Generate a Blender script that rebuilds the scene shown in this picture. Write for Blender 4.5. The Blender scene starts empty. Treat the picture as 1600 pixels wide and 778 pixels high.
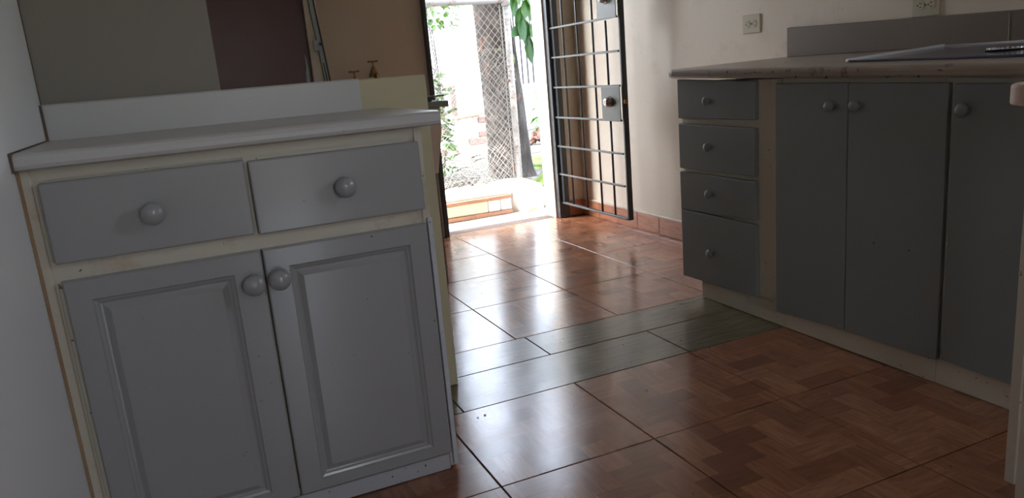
import bpy, bmesh, math, random
from mathutils import Vector, Matrix, noise
random.seed(7)
sc = bpy.context.scene
COL = sc.collection
PI = math.pi

# ------------------------------------------------------------------ camera
F_PX, YAW, PIT, ROL, CAM_H = 1186.4, 0.40092, 0.23179, -0.08594, 0.98
fwd = Vector((math.sin(YAW)*math.cos(PIT), math.cos(YAW)*math.cos(PIT), -math.sin(PIT)))
rgt = Vector((math.cos(YAW), -math.sin(YAW), 0)); up = rgt.cross(fwd)
r2 = rgt*math.cos(ROL) + up*math.sin(ROL); u2 = r2.cross(fwd)
cam_d = bpy.data.cameras.new('camera'); cam = bpy.data.objects.new('camera', cam_d); COL.objects.link(cam)
m = Matrix((r2, u2, -fwd)).transposed().to_4x4(); m.translation = Vector((0, 0, CAM_H)); cam.matrix_world = m
cam_d.sensor_fit = 'HORIZONTAL'; cam_d.sensor_width = 36.0; cam_d.lens = 36.0*F_PX/1600.0
cam_d.clip_start = 0.03; cam_d.clip_end = 300
sc.camera = cam

# ------------------------------------------------------------------ world, sun, portals, exposure
w = bpy.data.worlds.new('world'); sc.world = w; w.use_nodes = True
nt = w.node_tree; nt.nodes.clear()
sky = nt.nodes.new('ShaderNodeTexSky'); sky.sky_type = 'NISHITA'; sky.sun_disc = False
sky.sun_elevation = math.radians(58); sky.sun_rotation = math.radians(285); sky.dust_density = 2.5; sky.air_density = 1.0; sky.ozone_density = 1.0
bg = nt.nodes.new('ShaderNodeBackground'); bg.inputs['Strength'].default_value = 0.40
wo = nt.nodes.new('ShaderNodeOutputWorld')
hs = nt.nodes.new('ShaderNodeHueSaturation'); hs.inputs['Saturation'].default_value = .45
nt.links.new(sky.outputs[0], hs.inputs['Color']); nt.links.new(hs.outputs[0], bg.inputs[0]); nt.links.new(bg.outputs[0], wo.inputs[0])

sd = bpy.data.lights.new('sun', 'SUN'); sd.energy = 2.6; sd.angle = math.radians(0.6); sd.color = (1, .95, .87)
so = bpy.data.objects.new('sun', sd); COL.objects.link(so)
SUN_DIR = Vector((-0.52, -0.10, 0.85)).normalized()
so.rotation_euler = SUN_DIR.to_track_quat('Z', 'Y').to_euler(); so.location = (0, 8, 8)

def portal(name, loc, nrm, sx, sy):
    l = bpy.data.lights.new(name, 'AREA'); l.shape = 'RECTANGLE'; l.size = sx; l.size_y = sy
    l.cycles.is_portal = True
    o = bpy.data.objects.new(name, l); COL.objects.link(o); o.location = loc
    o.rotation_euler = Vector(nrm).to_track_quat('-Z', 'Z').to_euler()
portal('portal_garden_door', (1.84, 4.60, 1.05), (0, -1, 0), .80, 2.1)
portal('portal_kitchen_window', (2.60, .3, 1.60), (-1, 0, 0), .9, .7)
portal('portal_back_door', (.8, -3.38, 1.05), (0, 1, 0), .5, 2.1)

vs = sc.view_settings; vs.view_transform = 'Standard'; vs.look = 'None'; vs.gamma = 1.0; vs.use_curve_mapping = False
vs.exposure = 3.05
sc.cycles.max_bounces = 10; sc.cycles.diffuse_bounces = 6; sc.cycles.glossy_bounces = 4
sc.cycles.use_denoising = True; sc.cycles.denoising_prefilter = 'ACCURATE'; sc.cycles.use_adaptive_sampling = False; sc.cycles.sample_clamp_indirect = 6.0
sc.cycles.caustics_reflective = False

# ------------------------------------------------------------------ helpers
def link(o): COL.objects.link(o); return o
def tag(o, label=None, cat=None, group=None, kind=None):
    if label: o['label'] = label
    if cat: o['category'] = cat
    if group: o['group'] = group
    if kind: o['kind'] = kind
    return o
def thing(name, label, cat, loc=(0, 0, 0), group=None):
    o = bpy.data.objects.new(name, None); link(o); o.location = loc; o.empty_display_size = .05
    return tag(o, label, cat, group)
bpy_view = bpy.context.view_layer
def obj(name, bm, mat, parent=None, smooth=False, kind=None, label=None):
    """bm coordinates are world coordinates; the mesh is re-based on its parent"""
    me = bpy.data.meshes.new(name)
    off = Vector((0, 0, 0)); p = parent
    while p is not None: off += p.location; p = p.parent
    if parent is not None and off.length > 0:
        bmesh.ops.translate(bm, verts=bm.verts, vec=-off)
    bmesh.ops.recalc_face_normals(bm, faces=bm.faces)
    bm.to_mesh(me); bm.free()
    if smooth:
        for f in me.polygons: f.use_smooth = True
    if mat is not None: me.materials.append(mat)
    o = bpy.data.objects.new(name, me); link(o); o.parent = parent
    if kind: o['kind'] = kind
    if label: o['label'] = label
    return o
def struct(name, bm, mat, parent=None, smooth=False):
    return obj(name, bm, mat, parent, smooth, None if parent else 'structure')
def NB(): return bmesh.new()
def hexa(bm, P, bev=0, seg=1):
    """8 corners: bottom ring 0-3, top ring 4-7"""
    v = [bm.verts.new(p) for p in P]
    fs = [bm.faces.new([v[i] for i in q]) for q in ((3,2,1,0),(4,5,6,7),(0,1,5,4),(1,2,6,5),(2,3,7,6),(3,0,4,7))]
    if bev > 0:
        es = list({e for f in fs for e in f.edges})
        bmesh.ops.bevel(bm, geom=es, offset=bev, segments=seg, profile=.5, affect='EDGES', clamp_overlap=True)
    return bm
def box(bm, x0, x1, y0, y1, z0, z1, bev=0, seg=1):
    return hexa(bm, [(x0,y0,z0),(x1,y0,z0),(x1,y1,z0),(x0,y1,z0),(x0,y0,z1),(x1,y0,z1),(x1,y1,z1),(x0,y1,z1)], bev, seg)
def boxes(*L, bev=0):
    bm = NB()
    for b in L: box(bm, *b, bev=bev)
    return bm
def tube(bm, pts, rad, n=8, cap=True):
    pts = [Vector(p) for p in pts]; rings = []
    R = rad if isinstance(rad, (list, tuple)) else [rad]*len(pts)
    prev = None
    for i, p in enumerate(pts):
        d = (pts[min(i+1, len(pts)-1)] - pts[max(i-1, 0)]).normalized()
        if prev is None:
            a = d.cross(Vector((0, 0, 1)));
            if a.length < .05: a = d.cross(Vector((1, 0, 0)))
            a.normalize()
        else:
            a = (prev - d*prev.dot(d)).normalized()
        prev = a; b = d.cross(a)
        rings.append([bm.verts.new(p + (a*math.cos(2*PI*k/n) + b*math.sin(2*PI*k/n))*R[i]) for k in range(n)])
    for i in range(len(rings)-1):
        for k in range(n):
            bm.faces.new((rings[i][k], rings[i][(k+1)%n], rings[i+1][(k+1)%n], rings[i+1][k]))
    if cap:
        bm.faces.new(rings[0][::-1]); bm.faces.new(rings[-1])
    return bm
def lathe(bm, prof, M=Matrix(), n=24):
    """prof: (r, h) along local z"""
    rings = []
    for r, h in prof:
        if r < 1e-5: rings.append([bm.verts.new(M @ Vector((0, 0, h)))])
        else: rings.append([bm.verts.new(M @ Vector((r*math.cos(2*PI*k/n), r*math.sin(2*PI*k/n), h))) for k in range(n)])
    for a, b in zip(rings, rings[1:]):
        for k in range(n):
            q = [a[k % len(a)], a[(k+1) % len(a)], b[(k+1) % len(b)], b[k % len(b)]]
            q = list(dict.fromkeys(q))
            if len(q) > 2: bm.faces.new(q)
    return bm
def prism(bm, prof, axis, a0, a1, bev=0, seg=2):
    """2D profile extruded along axis ('x': prof=(y,z); 'y': prof=(x,z); 'z': prof=(x,y))"""
    def P(u, v, a): return {'x': (a, u, v), 'y': (u, a, v), 'z': (u, v, a)}[axis]
    A = [bm.verts.new(P(u, v, a0)) for u, v in prof]; B = [bm.verts.new(P(u, v, a1)) for u, v in prof]
    n = len(prof)
    fs = [bm.faces.new(A[::-1]), bm.faces.new(B)]
    for i in range(n): fs.append(bm.faces.new((A[i], A[(i+1)%n], B[(i+1)%n], B[i])))
    if bev > 0:
        bmesh.ops.bevel(bm, geom=list({e for f in fs for e in f.edges}), offset=bev, segments=seg, profile=.5, affect='EDGES', clamp_overlap=True)
    return bm

# ------------------------------------------------------------------ materials
class N:
    def __init__(s, name):
        s.m = bpy.data.materials.new(name); s.m.use_nodes = True
        s.t = s.m.node_tree; s.b = s.t.nodes['Principled BSDF']
    def n(s, typ, **kw):
        nd = s.t.nodes.new('ShaderNode' + typ)
        for k, v in kw.items():
            if k.startswith('_'): setattr(nd, k[1:], v)
        for k, v in kw.items():
            if not k.startswith('_'):
                key = int(k[1:]) if k[0] == 'i' and k[1:].isdigit() else k
                s.set(nd, key, v)
        return nd
    def set(s, nd, key, v):
        if isinstance(v, bpy.types.NodeSocket): s.t.links.new(v, nd.inputs[key])
        elif isinstance(v, bpy.types.Node): s.t.links.new(v.outputs[0], nd.inputs[key])
        else: nd.inputs[key].default_value = v
    def math(s, op, a, b=0.0, c=0.0, clamp=False):
        nd = s.n('Math', _operation=op, _use_clamp=clamp); s.set(nd, 0, a); s.set(nd, 1, b)
        if op in ('MULTIPLY_ADD',): s.set(nd, 2, c)
        return nd.outputs[0]
    def pos(s): return s.n('NewGeometry').outputs['Position']
    def noise(s, scale, detail=3, vec=None, rough=.55):
        nd = s.n('TexNoise'); nd.inputs['Scale'].default_value = scale; nd.inputs['Detail'].default_value = detail
        nd.inputs['Roughness'].default_value = rough
        s.t.links.new(vec if vec is not None else s.pos(), nd.inputs['Vector']); return nd.outputs['Fac']
    def ramp(s, fac, stops):
        nd = s.n('ValToRGB'); s.set(nd, 0, fac); cr = nd.color_ramp
        while len(cr.elements) < len(stops): cr.elements.new(.5)
        for e, (p, c) in zip(cr.elements, stops):
            e.position = p; e.color = (*c, 1) if len(c) == 3 else c
        return nd.outputs[0]
    def mix(s, f, a, b, mode='MIX'):
        nd = s.n('Mix', _data_type='RGBA', _blend_type=mode)
        s.set(nd, 0, f)
        for k, v in ((6, a), (7, b)):
            s.set(nd, k, (*v, 1) if isinstance(v, tuple) and len(v) == 3 else v)
        return nd.outputs[2]
    def out(s, col=None, rough=None, metal=0, bump=None, bs=.3, bd=.002, spec=None, coat=0):
        b = s.b
        if col is not None: s.set(b, 'Base Color', (*col, 1) if isinstance(col, tuple) and len(col) == 3 else col)
        if rough is not None: s.set(b, 'Roughness', rough)
        b.inputs['Metallic'].default_value = metal
        if spec is not None: b.inputs['Specular IOR Level'].default_value = spec
        if coat: b.inputs['Coat Weight'].default_value = coat; b.inputs['Coat Roughness'].default_value = .12
        if bump is not None:
            nd = s.n('Bump'); nd.inputs['Strength'].default_value = bs; nd.inputs['Distance'].default_value = bd
            s.t.links.new(bump, nd.inputs['Height']); s.t.links.new(nd.outputs[0], b.inputs['Normal'])
        return s.m
def sm(f0, f1):   # shorthand for ramp stops black->white
    return [(f0, (0, 0, 0)), (f1, (1, 1, 1))]

def paint(name, c1, c2, rough=.4, sc1=3.0, speck=None, speck_th=.74, bump=1.0, bsc=35., bs=.15, stain=None, coat=0):
    s = N(name)
    col = s.mix(s.noise(sc1, 4), c1, c2)
    if stain: col = s.mix(s.ramp(s.noise(5.5, 5, rough=.7), sm(.56, .72)), col, stain)
    if speck: col = s.mix(s.ramp(s.noise(95, 1), sm(speck_th, speck_th+.015)), col, speck)
    r = s.math('MULTIPLY_ADD', s.noise(9, 3), .10, max(rough-.05, .285))
    return s.out(col, r, bump=s.noise(bsc, 4), bs=bs, coat=coat)

M = {}
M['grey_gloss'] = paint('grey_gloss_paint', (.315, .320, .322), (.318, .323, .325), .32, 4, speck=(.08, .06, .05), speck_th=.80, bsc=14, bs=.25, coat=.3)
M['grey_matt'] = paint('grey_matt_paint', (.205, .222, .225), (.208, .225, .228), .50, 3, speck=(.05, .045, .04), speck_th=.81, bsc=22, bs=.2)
M['cream'] = paint('cream_paint', (.57, .53, .44), (.62, .575, .48), .42, 3, speck=(.16, .11, .07), speck_th=.755, stain=(.46, .38, .27), bsc=20, bs=.25)
M['toe_grey'] = paint('grey_toe_paint', (.40, .42, .45), (.46, .47, .49), .4, 5, speck=(.10, .07, .05), speck_th=.72)
M['stile'] = paint('pale_blue_grey_paint', (.52, .56, .62), (.58, .60, .64), .4, 5, speck=(.2, .16, .12), speck_th=.74)
M['yellow'] = paint('pale_yellow_plaster', (.56, .51, .33), (.61, .55, .37), .6, 2.5, bsc=30, bs=.3)
M['beige_wall'] = paint('beige_wall_paint', (.44, .35, .27), (.48, .39, .30), .65, 1.5, bsc=18, bs=.4, speck=(.2, .14, .1), speck_th=.8)
M['right_wall'] = paint('warm_white_wall_paint', (.67, .585, .475), (.71, .625, .515), .55, 1.6, bsc=11, bs=.9, speck=(.36, .28, .2), speck_th=.79, stain=(.62, .55, .45))
M['left_wall'] = paint('white_wall_paint', (.78, .80, .80), (.785, .805, .805), .5, 2, bsc=12, bs=.5)
M['grey_wall'] = paint('taupe_wall_paint', (.24, .215, .18), (.28, .25, .215), .6, 2, bsc=16, bs=.35, speck=(.12, .09, .07), speck_th=.8)
M['ceiling'] = paint('ceiling_paint', (.70, .68, .62), (.74, .72, .66), .7, 1.5)
M['slab'] = paint('white_laminate', (.545, .54, .53), (.55, .545, .535), .32, 3, speck=(.25, .2, .17), speck_th=.79, bsc=8, bs=.15)
M['black'] = paint('black_iron_paint', (.022, .025, .03), (.04, .042, .047), .36, 12, bsc=60, bs=.4)
M['bar_grey'] = paint('grey_iron_paint', (.045, .048, .047), (.07, .073, .07), .42, 15, bsc=80, bs=.4)
M['plate'] = paint('olive_grey_plate_paint', (.075, .082, .07), (.10, .108, .09), .40, 12, bsc=30, bs=.5)
M['outlet'] = paint('ivory_plastic', (.50, .46, .34), (.54, .50, .38), .35, 5)
M['hole'] = paint('dark_slot', (.012, .010, .009), (.02, .018, .015), .6, 5)
M['red_door'] = paint('dark_red_door_paint', (.07, .020, .017), (.10, .028, .024), .34, 4, bsc=8, bs=.4, coat=.0)
M['chip'] = paint('chipped_wood', (.10, .065, .045), (.16, .11, .08), .7, 40)
M['conc'] = paint('grey_concrete_ledge', (.20, .20, .17), (.27, .26, .23), .7, 8, bsc=60, bs=.6)
M['pila'] = paint('pinkish_beige_cement', (.60, .45, .36), (.66, .51, .41), .55, 4, bsc=30, bs=.3)
M['pila_dark'] = paint('dark_brown_tile_base', (.10, .075, .06), (.15, .11, .09), .4, 9, bsc=30)
M['whitewash'] = paint('whitewashed_cement', (.74, .72, .66), (.80, .78, .73), .8, 6, bsc=25, bs=.9, stain=(.62, .55, .44))
M['garden_wall'] = paint('white_garden_wall', (.80, .79, .76), (.84, .83, .80), .8, 1.0, bsc=10, bs=.4)
M['clay'] = paint('terracotta_clay', (.33, .15, .09), (.44, .24, .16), .75, 14, bsc=50, bs=.7)
M['brick'] = paint('pink_red_brick', (.15, .07, .055), (.30, .18, .15), .85, 10, bsc=40, bs=.9)
M['mortar'] = paint('sandy_mortar', (.70, .64, .50), (.76, .70, .58), .85, 12, bsc=40, bs=.9)
M['yellow_block'] = paint('ochre_washed_block', (.62, .57, .38), (.72, .67, .50), .85, 9, bsc=40, bs=.9)
M['stainjoint'] = paint('rust_stained_joint', (.22, .11, .05), (.42, .30, .18), .7, 9)
M['twig'] = paint('dry_twig_bark', (.02, .016, .013), (.06, .05, .04), .8, 30, bsc=80, bs=.8)
M['skin_yellow'] = paint('yellow_leaf', (.75, .62, .03), (.80, .70, .10), .5, 30)
M['dry_leaf'] = paint('orange_dry_leaf', (.42, .20, .09), (.52, .28, .14), .6, 30)
M['grass'] = paint('green_moss', (.03, .06, .01), (.10, .15, .03), .9, 30, bsc=60, bs=1.0)
M['rust_plant'] = paint('reddish_brown_husks', (.05, .02, .015), (.14, .07, .05), .7, 25)

def mk_metal(name, c1, c2, rough, sc1=20, metal=1):
    s = N(name); return s.out(s.mix(s.noise(sc1, 4), c1, c2), s.math('MULTIPLY_ADD', s.noise(30, 3), .2, rough-.1), metal=metal, bump=s.noise(60, 2), bs=.1)
M['brass'] = mk_metal('aged_brass', (.16, .085, .04), (.30, .17, .08), .42)
M['lock'] = mk_metal('bronze_nickel_lock', (.30, .25, .23), (.55, .50, .47), .24)
M['alu'] = mk_metal('dull_aluminium', (.20, .23, .23), (.32, .35, .34), .5, metal=.5)
M['steel'] = mk_metal('polished_steel', (.60, .62, .68), (.68, .70, .76), .16, 8)
M['wire'] = mk_metal('galvanised_wire', (.20, .19, .175), (.30, .28, .26), .5, metal=.5)
s = N('rusty_galvanised_pipe')
M['galv'] = s.out(s.mix(s.ramp(s.noise(16, 5, rough=.7), sm(.52, .66)), (.26, .255, .25), (.14, .07, .04)), .55, metal=.15, bump=s.noise(70, 3), bs=.6)
M['rim'] = paint('painted_rim_gleam', (.86, .87, .95), (.88, .89, .96), .30, 6, coat=1.0)  # pale colour paints in the reflected streak along the hob rim
s = N('dark_blue_hob_enamel')
M['hob'] = s.out(s.mix(s.noise(14, 3), (.075, .08, .14), (.11, .12, .18)), s.math('MULTIPLY_ADD', s.noise(12, 3), .2, .12), bump=s.noise(9, 2), bs=.25, coat=.5)

# worn taupe laminate for the right worktop: horizontal scuffs and nicks
s = N('worn_taupe_laminate')
pos = s.pos(); mp = s.n('Mapping'); s.t.links.new(pos, mp.inputs[0]); mp.inputs['Scale'].default_value = (1, 1.2, 14)
c = s.mix(s.noise(6, 4, mp.outputs[0]), (.27, .215, .175), (.34, .28, .235))
c = s.mix(s.ramp(s.noise(14, 4, rough=.7), sm(.60, .66)), c, (.19, .14, .11))
M['taupe'] = s.out(c, s.math('MULTIPLY_ADD', s.noise(10, 3), .12, .27), bump=s.noise(25, 4), bs=.25)
s = N('taupe_backsplash')
c = s.mix(s.noise(3, 4), (.185, .145, .112), (.20, .158, .125))
M['splash'] = s.out(c, .42, bump=s.noise(20, 3), bs=.2)

# printed parquet (herringbone) ceramic tile
def parquet():
    s = N('parquet_print_tile')
    C = .0738
    sep = s.n('SeparateXYZ'); s.t.links.new(s.pos(), sep.inputs[0])
    wob = s.math('MULTIPLY_ADD', s.noise(30, 1), .005, -.0025)
    X = s.math('DIVIDE', s.math('ADD', s.math('ADD', sep.outputs[0], 20-.018), wob), C)
    Y = s.math('DIVIDE', s.math('ADD', s.math('SUBTRACT', sep.outputs[1], wob), 20-.004), C)
    I = s.math('FLOOR', X); J = s.math('FLOOR', Y)
    k = s.math('MODULO', s.math('ADD', s.math('SUBTRACT', I, J), 4000), 4)
    vert = s.math('GREATER_THAN', k, 1.5)
    k1 = s.math('COMPARE', k, 1.0); s.t.nodes[-1].inputs[2].default_value = .1
    k3 = s.math('COMPARE', k, 3.0); s.t.nodes[-1].inputs[2].default_value = .1
    ia = s.math('SUBTRACT', I, k1); ja = s.math('ADD', J, k3)
    cmb = s.n('CombineXYZ'); s.t.links.new(ia, cmb.inputs[0]); s.t.links.new(ja, cmb.inputs[1])
    wn = s.n('TexWhiteNoise', _noise_dimensions='3D'); s.t.links.new(cmb.outputs[0], wn.inputs['Vector'])
    rnd = wn.outputs['Value']
    # grain stretched along each block
    g1 = s.n('Mapping'); s.t.links.new(s.pos(), g1.inputs[0]); g1.inputs['Scale'].default_value = (9, 70, 1)
    g2 = s.n('Mapping'); s.t.links.new(s.pos(), g2.inputs[0]); g2.inputs['Scale'].default_value = (70, 9, 1)
    ga = s.noise(1, 4, g1.outputs[0], .65); gb = s.noise(1, 4, g2.outputs[0], .65)
    gr = s.n('Mix', _data_type='FLOAT'); s.set(gr, 0, vert); s.set(gr, 2, ga); s.set(gr, 3, gb)
    base = s.ramp(rnd, [(0, (.235, .095, .050)), (.22, (.295, .118, .061)), (.6, (.355, .146, .077)), (1, (.45, .205, .112))])
    base = s.mix(vert, base, s.mix(.25, base, (.50, .23, .12)))
    col = s.mix(s.ramp(gr.outputs[0], sm(.35, .72)), base, s.mix(.55, base, (.13, .05, .03)))
    col = s.mix(s.ramp(s.noise(60, 1), sm(.775, .785)), col, (.05, .03, .02))
    r = s.math('MULTIPLY_ADD', s.noise(7, 4), .14, .12)
    return s.out(col, r, bump=s.math('ADD', s.math('MULTIPLY', gr.outputs[0], .6), s.noise(12, 3)), bs=.14, bd=.0015, spec=.7)
M['tile'] = parquet()
s = N('grey_wood_print_tile')
mp = s.n('Mapping'); s.t.links.new(s.pos(), mp.inputs[0]); mp.inputs['Scale'].default_value = (7, 60, 1)
g = s.noise(1, 5, mp.outputs[0], .65)
col = s.ramp(g, [(.2, (.085, .072, .040)), (.5, (.15, .125, .075)), (.8, (.23, .195, .125))])
col = s.mix(s.ramp(s.noise(60, 1), sm(.775, .785)), col, (.05, .03, .02))
M['strip'] = s.out(col, s.math('MULTIPLY_ADD', s.noise(7, 4), .13, .14), bump=s.math('ADD', s.math('MULTIPLY', g, 1.5), s.noise(12, 3)), bs=.2, bd=.0015, spec=.7)
M['grout'] = paint('dark_grout', (.07, .045, .035), (.12, .08, .06), .8, 20)
s = N('terracotta_skirting_tile')
mp = s.n('Mapping'); s.t.links.new(s.pos(), mp.inputs[0]); mp.inputs['Scale'].default_value = (8, 8, 40)
col = s.ramp(s.noise(1.5, 4, mp.outputs[0]), [(.25, (.33, .12, .06)), (.7, (.50, .22, .12))])
M['skirt'] = s.out(col, .35, bump=s.noise(15, 3), bs=.2)
# bark
s = N('tree_bark')
mp = s.n('Mapping'); s.t.links.new(s.pos(), mp.inputs[0]); mp.inputs['Scale'].default_value = (20, 20, 6)
a = s.noise(1, 6, mp.outputs[0], .7)
col = s.ramp(a, [(.3, (.008, .006, .005)), (.5, (.028, .022, .018)), (.7, (.075, .062, .052))])
col = s.mix(s.ramp(s.noise(9, 3), sm(.60, .66)), col, (.10, .05, .032))
col = s.mix(s.ramp(s.noise(6.3, 3), sm(.66, .72)), col, (.20, .26, .10))
M['bark'] = s.out(col, .9, bump=a, bs=1.0, bd=.02)
# earth outside
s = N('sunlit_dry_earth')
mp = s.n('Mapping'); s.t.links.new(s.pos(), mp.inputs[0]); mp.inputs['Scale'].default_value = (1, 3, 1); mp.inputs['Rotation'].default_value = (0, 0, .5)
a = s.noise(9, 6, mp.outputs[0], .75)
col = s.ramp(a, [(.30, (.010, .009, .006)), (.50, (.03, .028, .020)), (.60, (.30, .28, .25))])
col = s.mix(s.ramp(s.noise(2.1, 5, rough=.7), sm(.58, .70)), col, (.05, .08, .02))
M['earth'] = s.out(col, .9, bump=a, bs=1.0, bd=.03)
# leaves
def leafmat(name, c1, c2):
    s = N(name)
    oi = s.n('ObjectInfo')
    col = s.mix(oi.outputs['Random'], c1, c2)
    s.out(col, .38)
    tr = s.n('BsdfTranslucent'); s.set(tr, 0, s.mix(.4, col, (.05, .12, .008)))
    mx = s.n('MixShader'); mx.inputs[0].default_value = .35
    s.t.links.new(s.b.outputs[0], mx.inputs[1]); s.t.links.new(tr.outputs[0], mx.inputs[2])
    s.t.links.new(mx.outputs[0], s.t.nodes['Material Output'].inputs[0]); return s.m
M['leaf_dark'] = leafmat('deep_green_leaf', (.008, .042, .002), (.022, .095, .006))
M['leaf_light'] = leafmat('fresh_green_leaf', (.015, .065, .005), (.04, .11, .012))

# ------------------------------------------------------------------ room shell
XL, XR, YB, YF, ZC = -.288, 2.427, -3.2, 4.43, 2.55
fl = struct('floor', boxes((XL-.15, XR+.15, YB-.15, YF+.15, -.08, -.004)), M['grout'])
def tile(x0, x1, y0, y1, mat, name='floor_tile'):
    g = .0018
    dz = random.uniform(-.0006, .0006)
    bm = box(NB(), x0+g, x1-g, y0+g, y1-g, -.012, dz, bev=.0012)
    obj(name, bm, mat, fl)
def cuts(a0, a1, first, step):
    c = [a0]; v = first
    while v <= a0+.02: v += step
    while v < a1-.02: c.append(v); v += step
    return c + [a1]
# near field (towards the camera and behind it)
S = .4425
ys = sorted([2.001 - S*i for i in range(0, 13) if 2.001-S*i > YB+.03] + [YB])
xs = cuts(XL, XR, 1.0215-3*S, S)
for y0, y1 in zip(ys, ys[1:]):
    for x0, x1 in zip(xs, xs[1:]): tile(x0, x1, y0, y1, M['tile'])
# two courses of wood-print border tiles
for y0, y1, xx in ((2.001, 2.262, [XL, .648, 1.469, 2.29, XR]), (2.262, 2.477, [XL, .25, 1.070, 1.89, XR])):
    for x0, x1 in zip(xx, xx[1:]): tile(x0, x1, y0, y1, M['strip'], 'border_tile')
# far field, up to the garden door
ys = [2.477, 2.925, 3.393, 3.812, 4.262, YF+.02]
xs = cuts(XL, XR, 1.025-3*S, S+.003)
for y0, y1 in zip(ys, ys[1:]):
    for x0, x1 in zip(xs, xs[1:]): tile(x0, x1, y0, y1, M['tile'])

struct('wall_left', boxes((XL-.15, XL, YB-.15, YF+.15, 0, ZC)), M['left_wall'])
struct('ceiling', boxes((XL-.15, XR+.15, YB-.15, YF+.15, ZC, ZC+.12)), M['ceiling'])
# right wall with window opening above the worktop (outside the frame)
W0, W1, WZ0, WZ1 = -.1, .7, 1.30, 1.90
struct('wall_right', boxes((XR, XR+.15, YB-.15, W0, 0, ZC), (XR, XR+.15, W1, YF+.15, 0, ZC), (XR, XR+.15, W0, W1, 0, WZ0), (XR, XR+.15, W0, W1, WZ1, ZC)), M['right_wall'])
wf = struct('window_1', boxes((XR+.03, XR+.10, W0, W1, WZ0, WZ0+.04), (XR+.03, XR+.10, W0, W1, WZ1-.04, WZ1), (XR+.03, XR+.10, W0, W0+.04, WZ0, WZ1), (XR+.03, XR+.10, W1-.04, W1, WZ0, WZ1), (XR+.04, XR+.09, (W0+W1)/2-.02, (W0+W1)/2+.02, WZ0, WZ1)), M['alu'])
# back wall with a doorway
D0, D1, DZ = .58, 1.02, 2.1
struct('wall_back', boxes((XL, D0, YB-.15, YB, 0, ZC), (D1, XR, YB-.15, YB, 0, ZC), (D0, D1, YB-.15, YB, DZ, ZC)), M['beige_wall'])
# wall with the garden door; reveal on the hinge side is white
G0, G1, GZ = 1.45, 2.215, 2.10
struct('wall_far', boxes((XL, -.02, YF, YF+.15, 0, ZC), (-.02, .763, YF, YF+.15, 2.05, ZC), (.763, G0, YF, YF+.15, 0, ZC), (G0, G1, YF, YF+.15, GZ, ZC)), M['beige_wall'])
struct('wall_door_side', boxes((G1, XR, YF, YF+.15, 0, ZC)), M['right_wall'])
# partition between kitchen and laundry corner
struct('wall_middle', boxes((XL, .135, 2.222, 2.36, 0, ZC)), M['grey_wall'])
struct('wall_low', boxes((.135, .706, 2.207, 2.345, 0, .987), bev=.004), M['yellow'])
obj_low = None
# dark seams where walls meet the grey partition and slab
struct('trim_1', boxes((XL, XL+.0025, 2.2185, 2.222, .99, ZC)), M['chip'])
# door frame posts (trim)
struct('trim_2', boxes((2.225, 2.300, YF-.045, YF, 0, GZ), (2.225, 2.245, YF, YF+.05, 0, GZ), bev=.003), M['black'])
struct('trim_3', boxes((1.432, 1.456, YF-.03, YF+.03, 0, GZ), bev=.002), M['black'])
struct('trim_4', boxes((1.432, 2.300, YF-.04, YF, GZ, GZ+.05), bev=.002), M['black'])
# threshold
struct('trim_5', boxes((1.3, 2.9, YF+.02, 4.86, -.08, -.006)), M['whitewash'])

# skirting on right wall: tiles as pieces, cream cap
sk = struct('baseboard_right', boxes((XR-.009, XR, 2.56, YF, 0, .098)), M['grout'])
yy = YF-.008; i = 0
while yy > 2.6:
    y0 = max(yy-.222, 2.57)
    obj('skirting_tile', box(NB(), XR-.016, XR-.007, y0+.0015, yy-.0015, .001, .098, bev=.0012), M['skirt'], sk)
    yy = y0; i += 1
    if yy <= 2.571: break
obj('skirting_cap', box(NB(), XR-.014, XR, 2.56, YF, .098, .108, bev=.003), M['cream'], sk)
sf = struct('baseboard_far', boxes((2.302, XR-.017, YF-.009, YF, 0, .098)), M['grout'])
obj('skirting_tile', box(NB(), 2.303, XR-.018, YF-.016, YF-.007, .001, .098, bev=.0012), M['skirt'], sf)
obj('skirting_cap', box(NB(), 2.302, XR-.017, YF-.012, YF, .098, .106, bev=.003), M['cream'], sf)

# dark red door in the far wall
dr = struct('door_1', boxes((-.02, .762, YF+.02, YF+.06, 0, 2.05), bev=.003), M['red_door'])
obj('door_frame', boxes((.7635, .832, YF-.012, YF+.0, 0, 2.09), (-.06, -.021, YF-.012, YF, 0, 2.09), (-.021, .7635, YF-.012, YF, 2.051, 2.09), bev=.002), M['cream'], dr)
bm = NB()
prism(bm, [(.728, .99), (.747, .99), (.749, 1.06), (.744, 1.13), (.738, 1.16), (.737, 1.08), (.730, 1.05)], 'y', YF+.0185, YF+.021)
obj('paint_splash', bm, M['alu'], dr, label='pale scraped patch at the lower right corner')

# ------------------------------------------------------------------ knobs
def knob_bm(center, nrm, R=.0235, L=.034):
    q = Vector(nrm).to_track_quat('Z', 'Y').to_matrix().to_4x4(); q.translation = Vector(center)
    prof = [(0, -.002), (R*.62, -.002), (R*.60, .004), (R*.44, .010), (R*.50, .014)]
    for a in range(0, 10):
        t = -.55 + a*(PI/2+.55)/9
        prof.append((max(R*math.cos(t), 0) if a < 9 else 0, L-R*.62 + R*.62*math.sin(t)))
    return lathe(NB(), prof, q, 24)

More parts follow.
